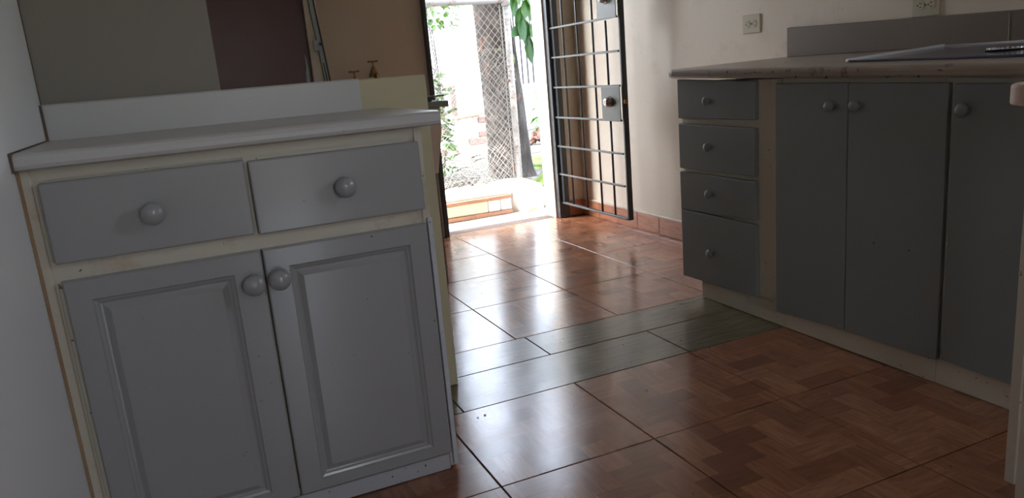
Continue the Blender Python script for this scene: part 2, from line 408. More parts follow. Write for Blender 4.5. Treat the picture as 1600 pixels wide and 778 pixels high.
def raised_door(x0, x1, z0, z1, yf, px0, px1, pz0, pz1, th=.018):
    """raised panel door facing -y; px/pz = outer edge of the routed moulding"""
    bm = NB()
    # loops from outside in: (offset from the moulding edge, depth)
    def loop(a0, a1, b0, b1, d): return [bm.verts.new(p) for p in ((a0, yf+d, b0), (a1, yf+d, b0), (a1, yf+d, b1), (a0, yf+d, b1))]
    L = [loop(x0, x1, z0, z1, th), loop(x0, x1, z0, z1, .003), loop(x0+.003, x1-.003, z0+.003, z1-.003, 0),
         loop(px0, px1, pz0, pz1, 0)]
    for off, d in ((.003, .004), (.008, .0055), (.012, .009), (.015, .0095), (.018, .0085), (.027, .003), (.029, .002)):
        L.append(loop(px0+off, px1-off, pz0+off, pz1-off, d))
    for a, b in zip(L, L[1:]):
        for k in range(4): bm.faces.new((a[k], a[(k+1)%4], b[(k+1)%4], b[k]))
    bm.faces.new(L[-1]); bm.faces.new(L[0][::-1])
    return bm

# ------------------------------------------------------------------ left cabinet
YC = 1.717      # face frame plane
YD = 1.699      # door fronts
cab = thing('base_cabinet', 'grey base cabinet with two drawers over two raised-panel doors, under the white worktop', 'cabinet', (.12, 1.95, 0))
obj('carcass', boxes((XL+.020, .505, YC+.020, 2.203, .0, .866)), M['cream'], cab)
ff = boxes((XL+.003, -.262, YC, YC+.02, 0, .868), (.505, .522, YC-.004, YC+.02, 0.006, .868),
           (-.262, .505, YC, YC+.02, .846, .868), (-.262, .505, YC, YC+.02, .640, .684), (.124, .134, YC, YC+.02, .684, .846),
           (-.262, .505, YC, YC+.02, .045, .060), (-.262, .505, YC+.004, YC+.02, .06, .64), (-.262, .505, YC+.004, YC+.02, .684, .846))
obj('face_frame', ff, M['cream'], cab)
obj('filler_strip', boxes((XL+.001, XL+.022, YC-.006, YC+.01, 0, .870), bev=.002), M['cream'], cab)
obj('wall_joint', boxes((XL+.0005, XL+.006, YC-.010, YC-.004, 0, .868)), M['stainjoint'], cab, label='orange-brown stained joint along the wall')
obj('end_stile', boxes((.5115, .5235, YD+.002, YC-.002, .012, .655), bev=.0015), M['stile'], cab, label='pale blue-grey end strip')
obj('side_panel', boxes((.507, .522, YC+.02, 2.200, 0, .868)), M['cream'], cab)
for (x0, x1, z0, z1, kx, kz) in ((-.256, .124, .680, .842, -.066, .757), (.132, .510, .677, .838, .327, .757)):
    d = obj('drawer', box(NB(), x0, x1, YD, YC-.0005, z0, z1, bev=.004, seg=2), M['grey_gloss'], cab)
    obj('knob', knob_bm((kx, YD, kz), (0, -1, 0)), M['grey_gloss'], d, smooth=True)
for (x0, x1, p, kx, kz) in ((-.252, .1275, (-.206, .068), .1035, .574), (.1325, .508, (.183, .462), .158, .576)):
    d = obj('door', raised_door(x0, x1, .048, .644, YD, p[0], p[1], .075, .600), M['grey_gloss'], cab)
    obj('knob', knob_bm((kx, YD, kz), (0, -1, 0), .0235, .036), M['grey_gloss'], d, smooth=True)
obj('toe_board', boxes((XL+.022, .503, YD+.008, YC-.001, .001, .043), bev=.002), M['toe_grey'], cab, label='chipped pale grey toe board')

# left worktop with upstand
wt = thing('countertop', 'white laminate worktop with upstand, over the raised-panel cabinet', 'worktop', (.13, 1.95, .87))
prof = [(2.2035, .870), (2.2035, .9025), (1.70, .9025), (1.690, .9015), (1.683, .897), (1.680, .889), (1.680, .880), (1.683, .873), (1.690, .870)]
bm = prism(NB(), prof, 'x', XL+.002, .563)
obj('slab', bm, M['slab'], wt)
prof = [(2.190, .9028), (2.2065, .9028), (2.2065, .991), (2.195, .991), (2.190, .987)]
obj('upstand', prism(NB(), prof, 'x', XL+.004, .503), M['slab'], wt)
obj('corner_seal', boxes((XL+.0005, XL+.006, 2.184, 2.2065, .9028, .99), (XL+.0005, XL+.003, 1.68, 2.19, .9026, .9055), (XL+.0005, XL+.005, 1.677, 1.70, .868, .905)), M['chip'], wt, label='brown dirty joint against the wall')

# ------------------------------------------------------------------ right cabinets
XF = 1.868; XD = 1.850    # frame plane, door fronts
def xslab(x0, x1, ya, zba, zta, yb, zbb, ztb, bev=.003):
    """panel lying in an x-plane, ya<yb, with own heights at each end"""
    return hexa(NB(), [(x0, ya, zba), (x1, ya, zba), (x1, yb, zbb), (x0, yb, zbb), (x0, ya, zta), (x1, ya, zta), (x1, yb, ztb), (x0, yb, ztb)], bev, 2)
def right_unit(label, ya, yb, ztop, toe):
    t = thing('base_cabinet', label, 'cabinet', (2.14, (ya+yb)/2, 0))
    obj('carcass', boxes((XF+.018, XR-.004, ya+.002, yb-.002, .0 if toe[0] > yb else .09, ztop), (XF+.03, XR-.004, max(toe[0], ya)+.002, min(toe[1], yb)-.006, 0, .095)), M['cream'], t)
    return t
u1 = right_unit('narrow grey unit of four stacked drawers, nearest the iron gate', 1.992, 2.545, .868, (2.06, 2.46))
obj('face_frame', boxes((XF, XF+.018, 1.993, 2.545, .093, .874)), M['cream'], u1)
obj('toe_kick', boxes((XF+.010, XF+.030, 1.992, 2.460, .001, .0925), bev=.001), M['cream'], u1)
for (zb0, zb1, zt0, zt1, kz) in ((.737, .733, .871, .885, .803), (.536, .534, .709, .712, .630), (.378, .364, .5195, .520, .449), (.090, .080, .362, .3635, .213)):
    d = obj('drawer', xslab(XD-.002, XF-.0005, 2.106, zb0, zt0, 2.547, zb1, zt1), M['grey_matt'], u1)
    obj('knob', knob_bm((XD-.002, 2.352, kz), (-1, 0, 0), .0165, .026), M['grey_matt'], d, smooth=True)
u2 = right_unit('pair of flat grey doors in the middle of the right-hand cabinet run', 1.399, 1.990, .858, (1.40, 1.988))
obj('face_frame', xslab(XF, XF+.018, 1.399, .093, .864, 1.991, .093, .876, 0), M['cream'], u2)
obj('toe_kick', boxes((XF+.010, XF+.030, 1.3995, 1.9905, .001, .0915), bev=.001), M['cream'], u2)
for (ya, yb, za, zb, ta, tb, ky, kz) in ((1.7055, 2.007, .078, .064, .857, .860, 1.762, .789), (1.380, 1.7015, .082, .078, .851, .856, 1.668, .790)):
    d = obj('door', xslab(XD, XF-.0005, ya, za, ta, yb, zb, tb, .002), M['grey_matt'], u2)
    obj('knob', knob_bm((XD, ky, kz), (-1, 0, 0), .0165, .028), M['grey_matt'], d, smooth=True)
    if ky < 1.7:
        for (hy, hz) in ((1.598, .385), (1.478, .385)):
            q = Vector((-1, 0, 0)).to_track_quat('Z', 'Y').to_matrix().to_4x4(); q.translation = Vector((XD-.0002, hy, hz))
            obj('screw_hole', lathe(NB(), [(0, 0), (.0026, 0), (.0026, .0006), (0, .0006)], q, 10), M['hole'], d)
u3 = right_unit('flat grey cabinet door at the right end, behind the small cream table', .42, 1.397, .838, (.42, 1.396))
obj('face_frame', xslab(XF, XF+.018, .422, .093, .843, 1.3975, .093, .863, 0), M['cream'], u3)
obj('toe_kick', boxes((XF+.010, XF+.030, .42, 1.398, .001, .0915), bev=.001), M['cream'], u3)
for (ya, yb, za, zb, ta, tb, ky) in ((.93, 1.364, .080, .090, .842, .849, 1.329), (.44, .924, .08, .08, .835, .842, .53)):
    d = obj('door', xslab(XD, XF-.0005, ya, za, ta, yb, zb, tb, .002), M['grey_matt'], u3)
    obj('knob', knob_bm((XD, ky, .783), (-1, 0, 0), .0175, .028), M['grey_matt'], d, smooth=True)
obj('hinge', boxes((XF-.006, XF, 1.366, 1.377, .098, .112)), M['alu'], u3)

# right worktop: rounded nose, front edge sinks a little towards the camera, rounded free corner
wr = thing('countertop', 'worn taupe laminate worktop with chipped front edge and backsplash, along the right wall', 'worktop', (2.1, 1.5, .9))
def nose(y, x_off=0.0, k=1.0):
    zf = .925 - .021*(2.585-y); zb = .932; xf = 1.823 + x_off; T = .034
    sl = (zb-zf)/(XR-xf)
    pts = [(XR-.002, zb), (xf+.016, zf+.016*sl), (xf+.007, zf-.002), (xf+.002, zf-.007), (xf, zf-.014), (xf+.001, zf-T+.008), (xf+.006, zf-T+.002), (xf+.014, zf-T), (XR-.002, zf-T)]
    return [(px, y, pz) for px, pz in pts]
bm = NB(); rings = []
for y, xo in [(.40, 0)] + [(.40+.2*i, 0) for i in range(1, 11)] + [(2.50, 0), (2.55, .001), (2.57, .004), (2.580, .010), (2.585, .020)]:
    rings.append([bm.verts.new(p) for p in nose(y, xo)])
for a, b in zip(rings, rings[1:]):
    for k in range(9): bm.faces.new((a[k], a[(k+1)%9], b[(k+1)%9], b[k]))
bm.faces.new(rings[0]); bm.faces.new(rings[-1][::-1])
obj('slab', bm, M['taupe'], wr, smooth=False)
bm = hexa(NB(), [(XR-.020, .42, .9315), (XR-.001, .42, .9315), (XR-.001, 2.542, .9315), (XR-.020, 2.542, .9315),
                 (XR-.020, .42, .998), (XR-.001, .42, .998), (XR-.001, 2.542, 1.052), (XR-.020, 2.542, 1.050)], .002, 1)
obj('backsplash', bm, M['splash'], wr)
obj('joint_line', xslab(XR-.0212, XR-.019, 1.600, .935, 1.020, 1.602, .935, 1.020, 0), M['outlet'], wr, label='pale seam in the backsplash')
bm = NB()
random.seed(11)
for i in range(15):   # nicks along the chipped edge
    y = random.uniform(1.35, 2.25); zf = .925-.021*(2.585-y)
    h = random.choice((.004, .006, .009)); z = zf-random.choice((.012, .013, .018, .030)); l = random.choice((.0015, .002, .003, .012))
    box(bm, 1.8222, 1.826, y, y+l, z-h*.5, z+h*.5 if l < .01 else z-h*.5+.0015)
box(bm, 1.8222, 1.826, 2.04, 2.13, .8985, .900)
obj('edge_chips', bm, M['hole'], wr, kind='stuff', label='dark chips and cracks in the front edge')

# hob set on the worktop
def topz(x, y):
    zf = .925 - .021*(2.585-y); return zf + (x-1.823)/(XR-1.823)*(.932-zf)
hb = thing('gas_hob', 'dark blue gas hob with steel rim, its bright streak painted pale, set on the taupe worktop', 'hob', (2.15, 1.5, .93))
HX0, HX1, HY0, HY1 = 1.935, 2.370, 1.06, 1.795
def sheet(x0, x1, y0, y1, a, b, bev=0):
    return hexa(NB(), [(x0, y0, topz(x0, y0)+a), (x1, y0, topz(x1, y0)+a), (x1, y1, topz(x1, y1)+a), (x0, y1, topz(x0, y1)+a),
                       (x0, y0, topz(x0, y0)+b), (x1, y0, topz(x1, y0)+b), (x1, y1, topz(x1, y1)+b), (x0, y1, topz(x0, y1)+b)], bev, 2)
obj('hob_plate', sheet(HX0+.006, HX1-.006, HY0+.006, HY1-.006, .0005, .0035), M['hob'], hb)
obj('rim', sheet(HX0, HX1, HY1-.012, HY1, .0005, .012, .004), M['rim'], hb, label='rim strip painted pale for its bright reflection')
obj('rim', sheet(HX0, HX0+.008, HY0, HY1-.010, .0005, .007, .002), M['hob'], hb, label='dark blue front rim')
obj('rim', sheet(HX1-.008, HX1, HY0, HY1-.010, .0005, .009, .002), M['steel'], hb)
for (bx, by, R) in ((2.14, 1.415, .062), (2.14, 1.19, .045)):
    z = topz(bx, by)+.0035
    q = Matrix.Translation((bx, by, z))
    b_ = obj('burner', lathe(NB(), [(0, 0), (R, 0), (R*.95, .002), (R*.80, .003), (0, .003)], q, 32), M['steel'], hb, smooth=False)
    bm = NB()
    for k in range(28):
        a = 2*PI*k/28; c = Vector((bx+R*.86*math.cos(a), by+R*.86*math.sin(a), z+.0015))
        q2 = Matrix.Translation(c) @ Matrix.Rotation(a, 4, 'Z')
        hexa(bm, [q2 @ Vector(p) for p in ((-.004,-.003,0),(.004,-.003,0),(.004,.003,0),(-.004,.003,0),(-.004,-.003,.0035),(.004,-.003,.0035),(.004,.003,.0035),(-.004,.003,.0035))])
    obj('burner_crown', bm, M['rim'], b_, kind='stuff')  # teeth share the pale rim colour, painting in their white glints
    obj('burner_cap', lathe(NB(), [(0, .003), (R*.62, .003), (R*.62, .005), (R*.5, .006), (0, .006)], q, 24), M['hob'], b_)

# wall sockets
def outlet(label, y0, y1, z0, z1):
    yc, zc = (y0+y1)/2, (z0+z1)/2
    t = thing('wall_socket', label, 'socket', (XR, yc, zc), group=None)
    f = obj('cover_plate', box(NB(), XR-.006, XR, y0, y1, z0, z1, bev=.0025, seg=2), M['outlet'], t)
    for s_ in (-1, 1):
        c = yc + s_*.0205
        q = Vector((-1, 0, 0)).to_track_quat('Z', 'Y').to_matrix().to_4x4(); q.translation = Vector((XR-.006, c, zc))
        r = obj('receptacle', lathe(NB(), [(0, 0), (.0165, 0), (.0165, .0015), (.0155, .002), (0, .002)], q, 20), M['outlet'], t)
        obj('contact_slots', boxes((XR-.0087, XR-.0078, c-.006, c+.003, zc+.0055, zc+.0080), (XR-.0087, XR-.0078, c-.006, c+.003, zc-.0080, zc-.0055), (XR-.0087, XR-.0078, c+.0065, c+.0115, zc-.0025, zc+.0025)), M['hole'], r)
    obj('screw', boxes((XR-.0085, XR-.0055, yc-.0025, yc+.0025, zc-.0025, zc+.0025), bev=.0008), M['hole'], t)
outlet('ivory double wall socket left of the taupe backsplash', 2.718, 2.830, 1.046, 1.126)
outlet('ivory double wall socket standing on top of the taupe backsplash', 1.852, 1.958, 1.037, 1.113)

# ------------------------------------------------------------------ garden gate of iron bars, opened against the right wall
gt = thing('iron_gate', 'open black iron gate of round bars with two lock plates, folded against the right wall', 'gate', (2.26, 4.0, .1))
GX = 2.259
obj('stile', boxes((2.247, 2.279, 3.585, 3.600, .098, 2.06), bev=.002), M['black'], gt)
obj('stile', boxes((GX-.012, GX+.010, 4.352, 4.384, .098, 2.06), bev=.002), M['black'], gt)
obj('bottom_rail', boxes((GX-.016, GX+.010, 3.600, 4.400, .098, .110), bev=.0015), M['bar_grey'], gt)
obj('top_rail', boxes((GX-.016, GX+.010, 3.600, 4.352, 2.03, 2.06), bev=.0015), M['black'], gt)
for z in (.293, .474, .657, .844, 1.027, 1.205, 1.39, 1.58, 1.77):
    obj('cross_bar', boxes((GX-.022, GX-.012, 3.600, 4.392, z-.006, z+.006), bev=.002), M['bar_grey'], gt)
for y, zz in ((4.243, None), (4.065, None), (3.885, None), (3.740, 1)):
    segs = [(.105, 2.04)] if zz is None else [(.105, .650), (.840, 1.195), (1.39, 2.04)]
    for a, b in segs:
        obj('upright_bar', tube(NB(), [(GX-.004, y, a), (GX-.004, y, b)],   .0065, 10), M['black'], gt, smooth=True)
for z0, z1 in ((.652, .841), (1.205, 1.39)):
    pl = obj('lock_plate', boxes((GX-.024, GX-.019, 3.600, 3.795, z0, z1), bev=.0015), M['plate'], gt)
    c = Vector((GX-.024, 3.700, (z0+z1)/2+.012))
    q = Vector((-1, 0, 0)).to_track_quat('Z', 'Y').to_matrix().to_4x4(); q.translation = c
    obj('lock_cylinder', lathe(NB(), [(0, 0), (.031, 0), (.031, .005), (.027, .010), (.024, .026), (.021, .034), (.013, .037), (0, .037)], q, 8), M['lock'], pl)
    q.translation = Vector((GX-.061, 3.700, c.z))
    obj('keyway', boxes((GX-.0622, GX-.0605, 3.698, 3.702, c.z-.008, c.z+.008)), M['hole'], pl)
    obj('latch_bolt', boxes((GX-.012, GX+.010, 3.566, 3.584, c.z-.012, c.z+.012), bev=.004), M['brass'], pl)
for z in (.35, 1.62):
    obj('hinge', tube(NB(), [(GX-.004, 4.392, z), (GX-.004, 4.392, z+.09)], .010, 10), M['black'], gt, smooth=True)

# latch ring on the other jamb
lr = NB(); pts = [(1.452 + .030*math.sin(a)*(1.0), YF+.005, 1.005 + .022*math.cos(a)) for a in [PI*k/10 for k in range(11)]]
tube(lr, pts, .0035, 8)
tag(obj('latch_ring', lr, M['black'], smooth=True), 'small black iron ring on the left jamb of the garden doorway', 'ring')

# ------------------------------------------------------------------ laundry corner
ls = thing('laundry_sink', 'beige cement laundry sink with grey ledge, seen past the end of the low wall', 'sink', (.8, 3.8, 0))
prof = [(.30, .535), (1.098, .535), (1.100, .60), (1.124, .69), (1.135, .74), (1.137, .838), (.30, .838)]
obj('basin', prism(NB(), prof, 'y', 3.38, 4.10, bev=.006), M['pila'], ls)
obj('base', boxes((.34, 1.092, 3.39, 4.08, 0, .534), bev=.004), M['pila_dark'], ls)
obj('ledge', boxes((.28, .50, 3.36, 4.12, .839, .866), (.98, 1.172, 3.36, 4.12, .839, .866), (.50, .98, 3.36, 3.46, .839, .866), (.50, .98, 4.02, 4.12, .839, .866), bev=.002), M['conc'], ls)
tag(obj('wooden_block', boxes((1.015, 1.108, 3.40, 3.47, .867, .884), bev=.003), M['black']), 'black block lying on the grey ledge of the laundry sink', 'block')
tag(obj('washing_slat', boxes((1.0, 1.175, 3.42, 3.46, .885, .892), bev=.002), M['conc']), 'thin grey-green slat lying on the black block', 'slat')

def tap(label, x, z, h, loc_y=YF):
    t = thing('water_tap', label, 'tap', (x, YF-.05, z))
    y = YF-.05
    obj('body', tube(NB(), [(x, YF, z-.075), (x, y+.01, z-.075), (x, y-.005, z-.078), (x, y-.03, z-.082), (x, y-.045, z-.095), (x, y-.048, z-.115)], [.010, .010, .013, .011, .010, .010], 12), M['brass'], t, smooth=True)
    q = Matrix.Translation((x, y, z-.075))
    obj('bonnet', lathe(NB(), [(0, -.01), (.021*h, -.01), (.020*h, .004), (.0165*h, .006), (.0165*h, .014), (.0135*h, .016), (.013*h, .028), (.009*h, .030), (.0075*h, .046), (.0035, .048), (.0035, .075), (0, .075)], q, 16), M['brass'], t)
    obj('handle', tube(NB(), [(x-.029, y, z), (x-.022, y, z+.001), (x-.006, y, z-.001), (x, y, z), (x+.006, y, z-.001), (x+.022, y, z+.001), (x+.029, y, z)], [.0045, .0052, .0035, .006, .0035, .0052, .0045], 10), M['brass'], t, smooth=True)
tap('lower brass garden tap on the beige wall, left one of two', .985, 1.040, 1.0)
M_TALL = True
tap('taller brass tap on the beige wall, right one of two', 1.098, 1.088, 1.35)

# leaning metal channel beside the red door
lm = thing('metal_channel', 'slotted dull metal channel leaning on the wall beside the dark red door', 'rail', (.8, 4.3, 0))
def lean(z): return .812 - (z-1.0)*.078     # x of the channel's left edge
def leanbar(x_off0, x_off1, y0, y1, z0, z1, bev=0):
    return hexa(NB(), [(lean(z0)+x_off0, y0, z0), (lean(z0)+x_off1, y0, z0), (lean(z0)+x_off1, y1, z0), (lean(z0)+x_off0, y1, z0),
                       (lean(z1)+x_off0, y0, z1), (lean(z1)+x_off1, y0, z1), (lean(z1)+x_off1, y1, z1), (lean(z1)+x_off0, y1, z1)], bev)
obj('channel', leanbar(0, .024, 4.345, 4.375, 0.0, 2.1, .002), M['alu'], lm)
obj('channel_flange', leanbar(.024, .030, 4.335, 4.375, 0.0, 2.1, .001), M['bar_grey'], lm)
q = Vector((0, -1, 0)).to_track_quat('Z', 'Y').to_matrix().to_4x4(); q.translation = Vector((lean(1.20)+.016, 4.345, 1.20))
obj('bolt', lathe(NB(), [(0, 0), (.008, 0), (.008, .004), (0, .005)], q, 12), M['hole'], lm)
obj('bracket', boxes((lean(1.2)-.022, lean(1.2)+.004, 4.340, 4.352, 1.165, 1.222), bev=.002), M['alu'], lm)
obj('slot', leanbar(.008, .014, 4.3435, 4.346, 1.0, 1.10), M['hole'], lm)

# ------------------------------------------------------------------ small cream table at the right edge of the frame
tb = thing('side_table', 'small cream table with rounded top and thin legs at the right edge', 'table', (1.62, .75, 0))
def rrect(x0, x1, y0, y1, r, n=6):
    P = []
    for cx, cy, a0 in ((x1-r, y1-r, 0), (x0+r, y1-r, PI/2), (x0+r, y0+r, PI), (x1-r, y0+r, 1.5*PI)):
        for k in range(n+1): P.append((cx+r*math.cos(a0+PI/2*k/n), cy+r*math.sin(a0+PI/2*k/n)))
    return P
obj('tabletop', prism(NB(), rrect(1.465, 1.795, .52, .985, .045), 'z', .832, .872, bev=.008, seg=3), M['pila'], tb)
LX, LY = 1.553, .967
obj('leg', boxes((LX-.003, LX+.021, LY-.012, LY+.010, 0.001, .832), bev=.001), M['cream'], tb)
obj('leg', boxes((1.482, 1.505, .888, .910, 0.001, .832), bev=.001), M['cream'], tb)
for (a, b) in ((1.755, .55), (1.755, .955), (1.50, .55)):
    obj('leg', boxes((a-.011, a+.011, b-.011, b+.011, 0.001, .832), bev=.001), M['cream'], tb)

# ------------------------------------------------------------------ outside
def gz(x, y):
    base = -.05 if y < 4.9 else .125
    if x > 2.40 and y < 5.6: base = -.03 + .10*min(1, max(0, (y-4.7)/.9))
    return base
# ground: gently uneven sheet
bm = NB(); NX, NY = 90, 90; G = []
for j in range(NY+1):
    row = []
    for i in range(NX+1):
        x = -6 + 18*i/NX; y = 5.0 + 20*(j/NY)**1.5
        z = .118 + .035*noise.noise(Vector((x*1.3, y*1.3, 0))) + .012*noise.noise(Vector((x*6, y*6, 3)))
        if y < 5.35: z = min(z, .11)
        row.append(bm.verts.new((x, y, z)))
    G.append(row)
for j in range(NY):
    for i in range(NX): bm.faces.new((G[j][i], G[j][i+1], G[j+1][i+1], G[j+1][i]))
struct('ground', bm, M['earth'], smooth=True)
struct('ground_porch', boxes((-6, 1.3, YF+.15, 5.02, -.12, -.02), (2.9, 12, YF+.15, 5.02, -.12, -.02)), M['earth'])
struct('ground_back', boxes((-8, 10, -14, YB-.15, -.2, -.1)), M['earth'])

# clay-edged garden curb
cb = thing('garden_curb', 'low curb of clay tiles and whitewashed blocks outside the garden doorway', 'curb', (1.6, 5.0, 0))
X0, X1 = .9, 2.085
x = X0
while x < X1-.02:
    xe = min(x+.30, X1)
    obj('clay_tile', box(NB(), x+.001, xe-.002, 4.835+random.uniform(-.003, .003), 5.10, 0, .024, bev=.003), M['clay'], cb); x = xe
xc = [X0, 1.25, 1.60, 1.905, 2.0, X1]
for k, (a, b) in enumerate(zip(xc, xc[1:])):
    obj('block', box(NB(), a+.002, b-.003, 4.850, 5.10, .025, .106, bev=.004), (M['yellow_block'] if k in (2,) else M['whitewash']), cb)
x = X0
while x < X1-.02:
    xe = min(x+.34, X1)
    obj('clay_tile', box(NB(), x+.001, xe-.002, 4.838+random.uniform(-.003, .003), 5.10, .107, .130, bev=.003), M['clay'], cb); x = xe
obj('curb_top', boxes((X0, X1+.02, 4.875, 5.34, .128, .150), (X0, X1, 5.10, 5.34, -.02, .128), bev=.006), M['whitewash'], cb)
# rough whitewashed footing round the post
bm = NB(); bmesh.ops.create_icosphere(bm, subdivisions=4, radius=1)
for v in bm.verts:
    p = v.co.copy(); p = Vector([math.copysign(abs(c)**.45, c) for c in p])
    d = 1 + .10*noise.noise(v.co*2.3) + .04*noise.noise(v.co*7)
    v.co = Vector((2.235 + p.x*.145*d, 5.09 + p.y*.24*d, .065 + p.z*.115*d))
tag(obj('post_footing', bm, M['whitewash'], smooth=True), 'rough whitewashed cement footing at the foot of the rusty fence post', 'footing')

# wire fence with pipe frame
FY = 5.28; PX = 2.352
fn = thing('wire_fence', 'chain-link fence on a rusty white pipe frame outside the doorway', 'fence', (1.9, FY, .13))
obj('post', tube(NB(), [(PX, FY, .10), (PX, FY, .75), (PX+.002, FY, 1.46)], .024, 12), M['galv'], fn, smooth=True)
obj('post', tube(NB(), [(.9, FY, .10), (.9, FY, 1.46)], .024, 12), M['galv'], fn, smooth=True)
obj('top_rail', tube(NB(), [(.88, FY, 1.47), (PX+.02, FY, 1.47)], .022, 12), M['galv'], fn, smooth=True)
obj('pipe_joint', tube(NB(), [(PX, FY, 1.43), (PX, FY, 1.51)], .031, 12), M['galv'], fn, smooth=True, label='rusty corner fitting')
obj('pipe_joint', tube(NB(), [(PX-.03, FY-.004, .90), (PX+.03, FY-.004, .90)], .012, 8), M['chip'], fn, smooth=True, label='rusty wire clip half way up the post')
def diag_mesh(cell, rad, x0, x1, z0, z1, y, wob=0.0, seed=1):
    bm = NB(); rnd = random.Random(seed)
    for sgn in (1, -1):
        c = -3.0
        while c < 5.0:
            # line x = c + sgn*(z-z0)
            pts = []; nseg = 14 if wob else 6
            za, zb = z0, z1
            lo, hi = (x0-c, x1-c) if sgn > 0 else (c-x1, c-x0)
            a = max(z0, z0+lo*1.15); b = min(z1, z0+hi*1.15)
            if b-a > .02:
                ns = max(2, int((b-a)/(.03 if wob else .0255)))
                for k in range(ns+1):
                    z = a + (b-a)*k/ns; xx = c + sgn*(z-z0)/1.15
                    yo = .0022*(1 if (k % 2) else -1)*sgn
                    if wob: xx += wob*noise.noise(Vector((z*17, c*9, seed))); yo += wob*.6*noise.noise(Vector((z*13, c*5, seed+4)))
                    pts.append((xx, y+yo, z))
                tube(bm, pts, rad, 4, False)
            c += cell
    return bm
obj('chain_link_mesh', diag_mesh(.052, .0018, 1.0, PX-.02, .155, 1.45, FY+.004), M['wire'], fn, kind='stuff')
obj('chicken_wire', diag_mesh(.030, .0011, 1.62, PX-.02, .16, 1.14, FY-.012, .048, 5), M['wire'], fn, kind='stuff', label='crumpled finer wire netting on the lower part')
bm = NB()
tube(bm, [(PX-.045, FY, .16), (PX-.052, FY, .6), (PX-.046, FY, 1.0), (PX-.050, FY, 1.44)], .0035, 6)
for k in range(34):
    z = .18 + k*.037; pts = [(PX + .0275*math.cos(a), FY + .0275*math.sin(a), z + .003*a) for a in [2*PI*i/10 for i in range(11)]]
    tube(bm, pts, .0014, 4, False)
obj('tie_wire', bm, M['wire'], fn, kind='stuff')

# tree
tr = thing('tree', 'thick tree trunk with mottled grey-brown bark behind the wire fence', 'tree', (2.45, 5.75, .1))
bm = NB(); rings = []; NR, NS = 60, 40
for j in range(NR+1):
    z = .02 + 3.2*j/NR
    t = min(1, z/1.5)
    xl = 2.322 + .008*math.sin(z*3) - .008*z; xr = 2.715 - .125*t - (0 if z < 1.5 else (z-1.5)*.05)
    if z < .2: xl -= (.2-z)*.15; xr += (.2-z)*.25
    cx, R = (xl+xr)/2, (xr-xl)/2
    ring = []
    for k in range(NS):
        a = 2*PI*k/NS; d = Vector((math.cos(a), math.sin(a), z*.9))
        f = 1 + .07*noise.noise(Vector((d.x*1.6, d.y*1.6, z*1.5))) + .045*noise.noise(Vector((d.x*6, d.y*6, z*4)))
        ring.append(bm.verts.new((cx+R*f*d.x, 5.78+R*f*d.y, z)))
    rings.append(ring)
for a, b in zip(rings, rings[1:]):
    for k in range(NS): bm.faces.new((a[k], a[(k+1)%NS], b[(k+1)%NS], b[k]))
bm.faces.new(rings[0][::-1]); bm.faces.new(rings[-1])
obj('trunk', bm, M['bark'], tr, smooth=True)

# leaves -------------------------------------------------------
CANOPY = True
def leaf_mesh(name, L, W, droop, mat):
    bm = NB(); n = 7; rows = []
    for i in range(n+1):
        t = i/n; w_ = W*.5*math.sin(PI*min(1, t**.8))**.8 if 0 < t < 1 else .0004
        y = L*t; z = -droop*t*t
        rows.append([bm.verts.new((-w_, y, z+w_*.28)), bm.verts.new((0, y, z)), bm.verts.new((w_, y, z+w_*.28))])
    for a, b in zip(rows, rows[1:]):
        for k in range(2): bm.faces.new((a[k], a[k+1], b[k+1], b[k]))
    me = bpy.data.meshes.new(name); bm.to_mesh(me); bm.free(); me.materials.append(mat)
    for f in me.polygons: f.use_smooth = True
    return me
LM = [leaf_mesh('leaf', .21, .075, .03, M['leaf_dark']), leaf_mesh('leaf', .17, .06, .02, M['leaf_light']), leaf_mesh('leaf', .11, .05, .02, M['leaf_light']), leaf_mesh('leaf', .10, .028, .02, M['leaf_light'])]
def put_leaf(me, parent, P, D, roll=0.0, s=1.0, facing=False):
    D = Vector(D).normalized(); base = Vector((0, 0, 0)); q = parent
    while q is not None: base += q.location; q = q.parent
    o = bpy.data.objects.new('leaf', me); link(o); o.parent = parent
    x = D.cross(Vector((0, 0, 1)));
    if x.length < .05: x = Vector((1, 0, 0))
    if facing: x = Vector((1, .2, 0)); x = x - D*x.dot(D)
    x.normalize(); z = x.cross(D)
    R = Matrix((x, D, z)).transposed() @ Matrix.Rotation(roll, 3, 'Y')
    o.matrix_basis = Matrix.Translation(Vector(P)-base) @ R.to_4x4() @ Matrix.Scale(s, 4)
    return o
rl = random.Random(3)
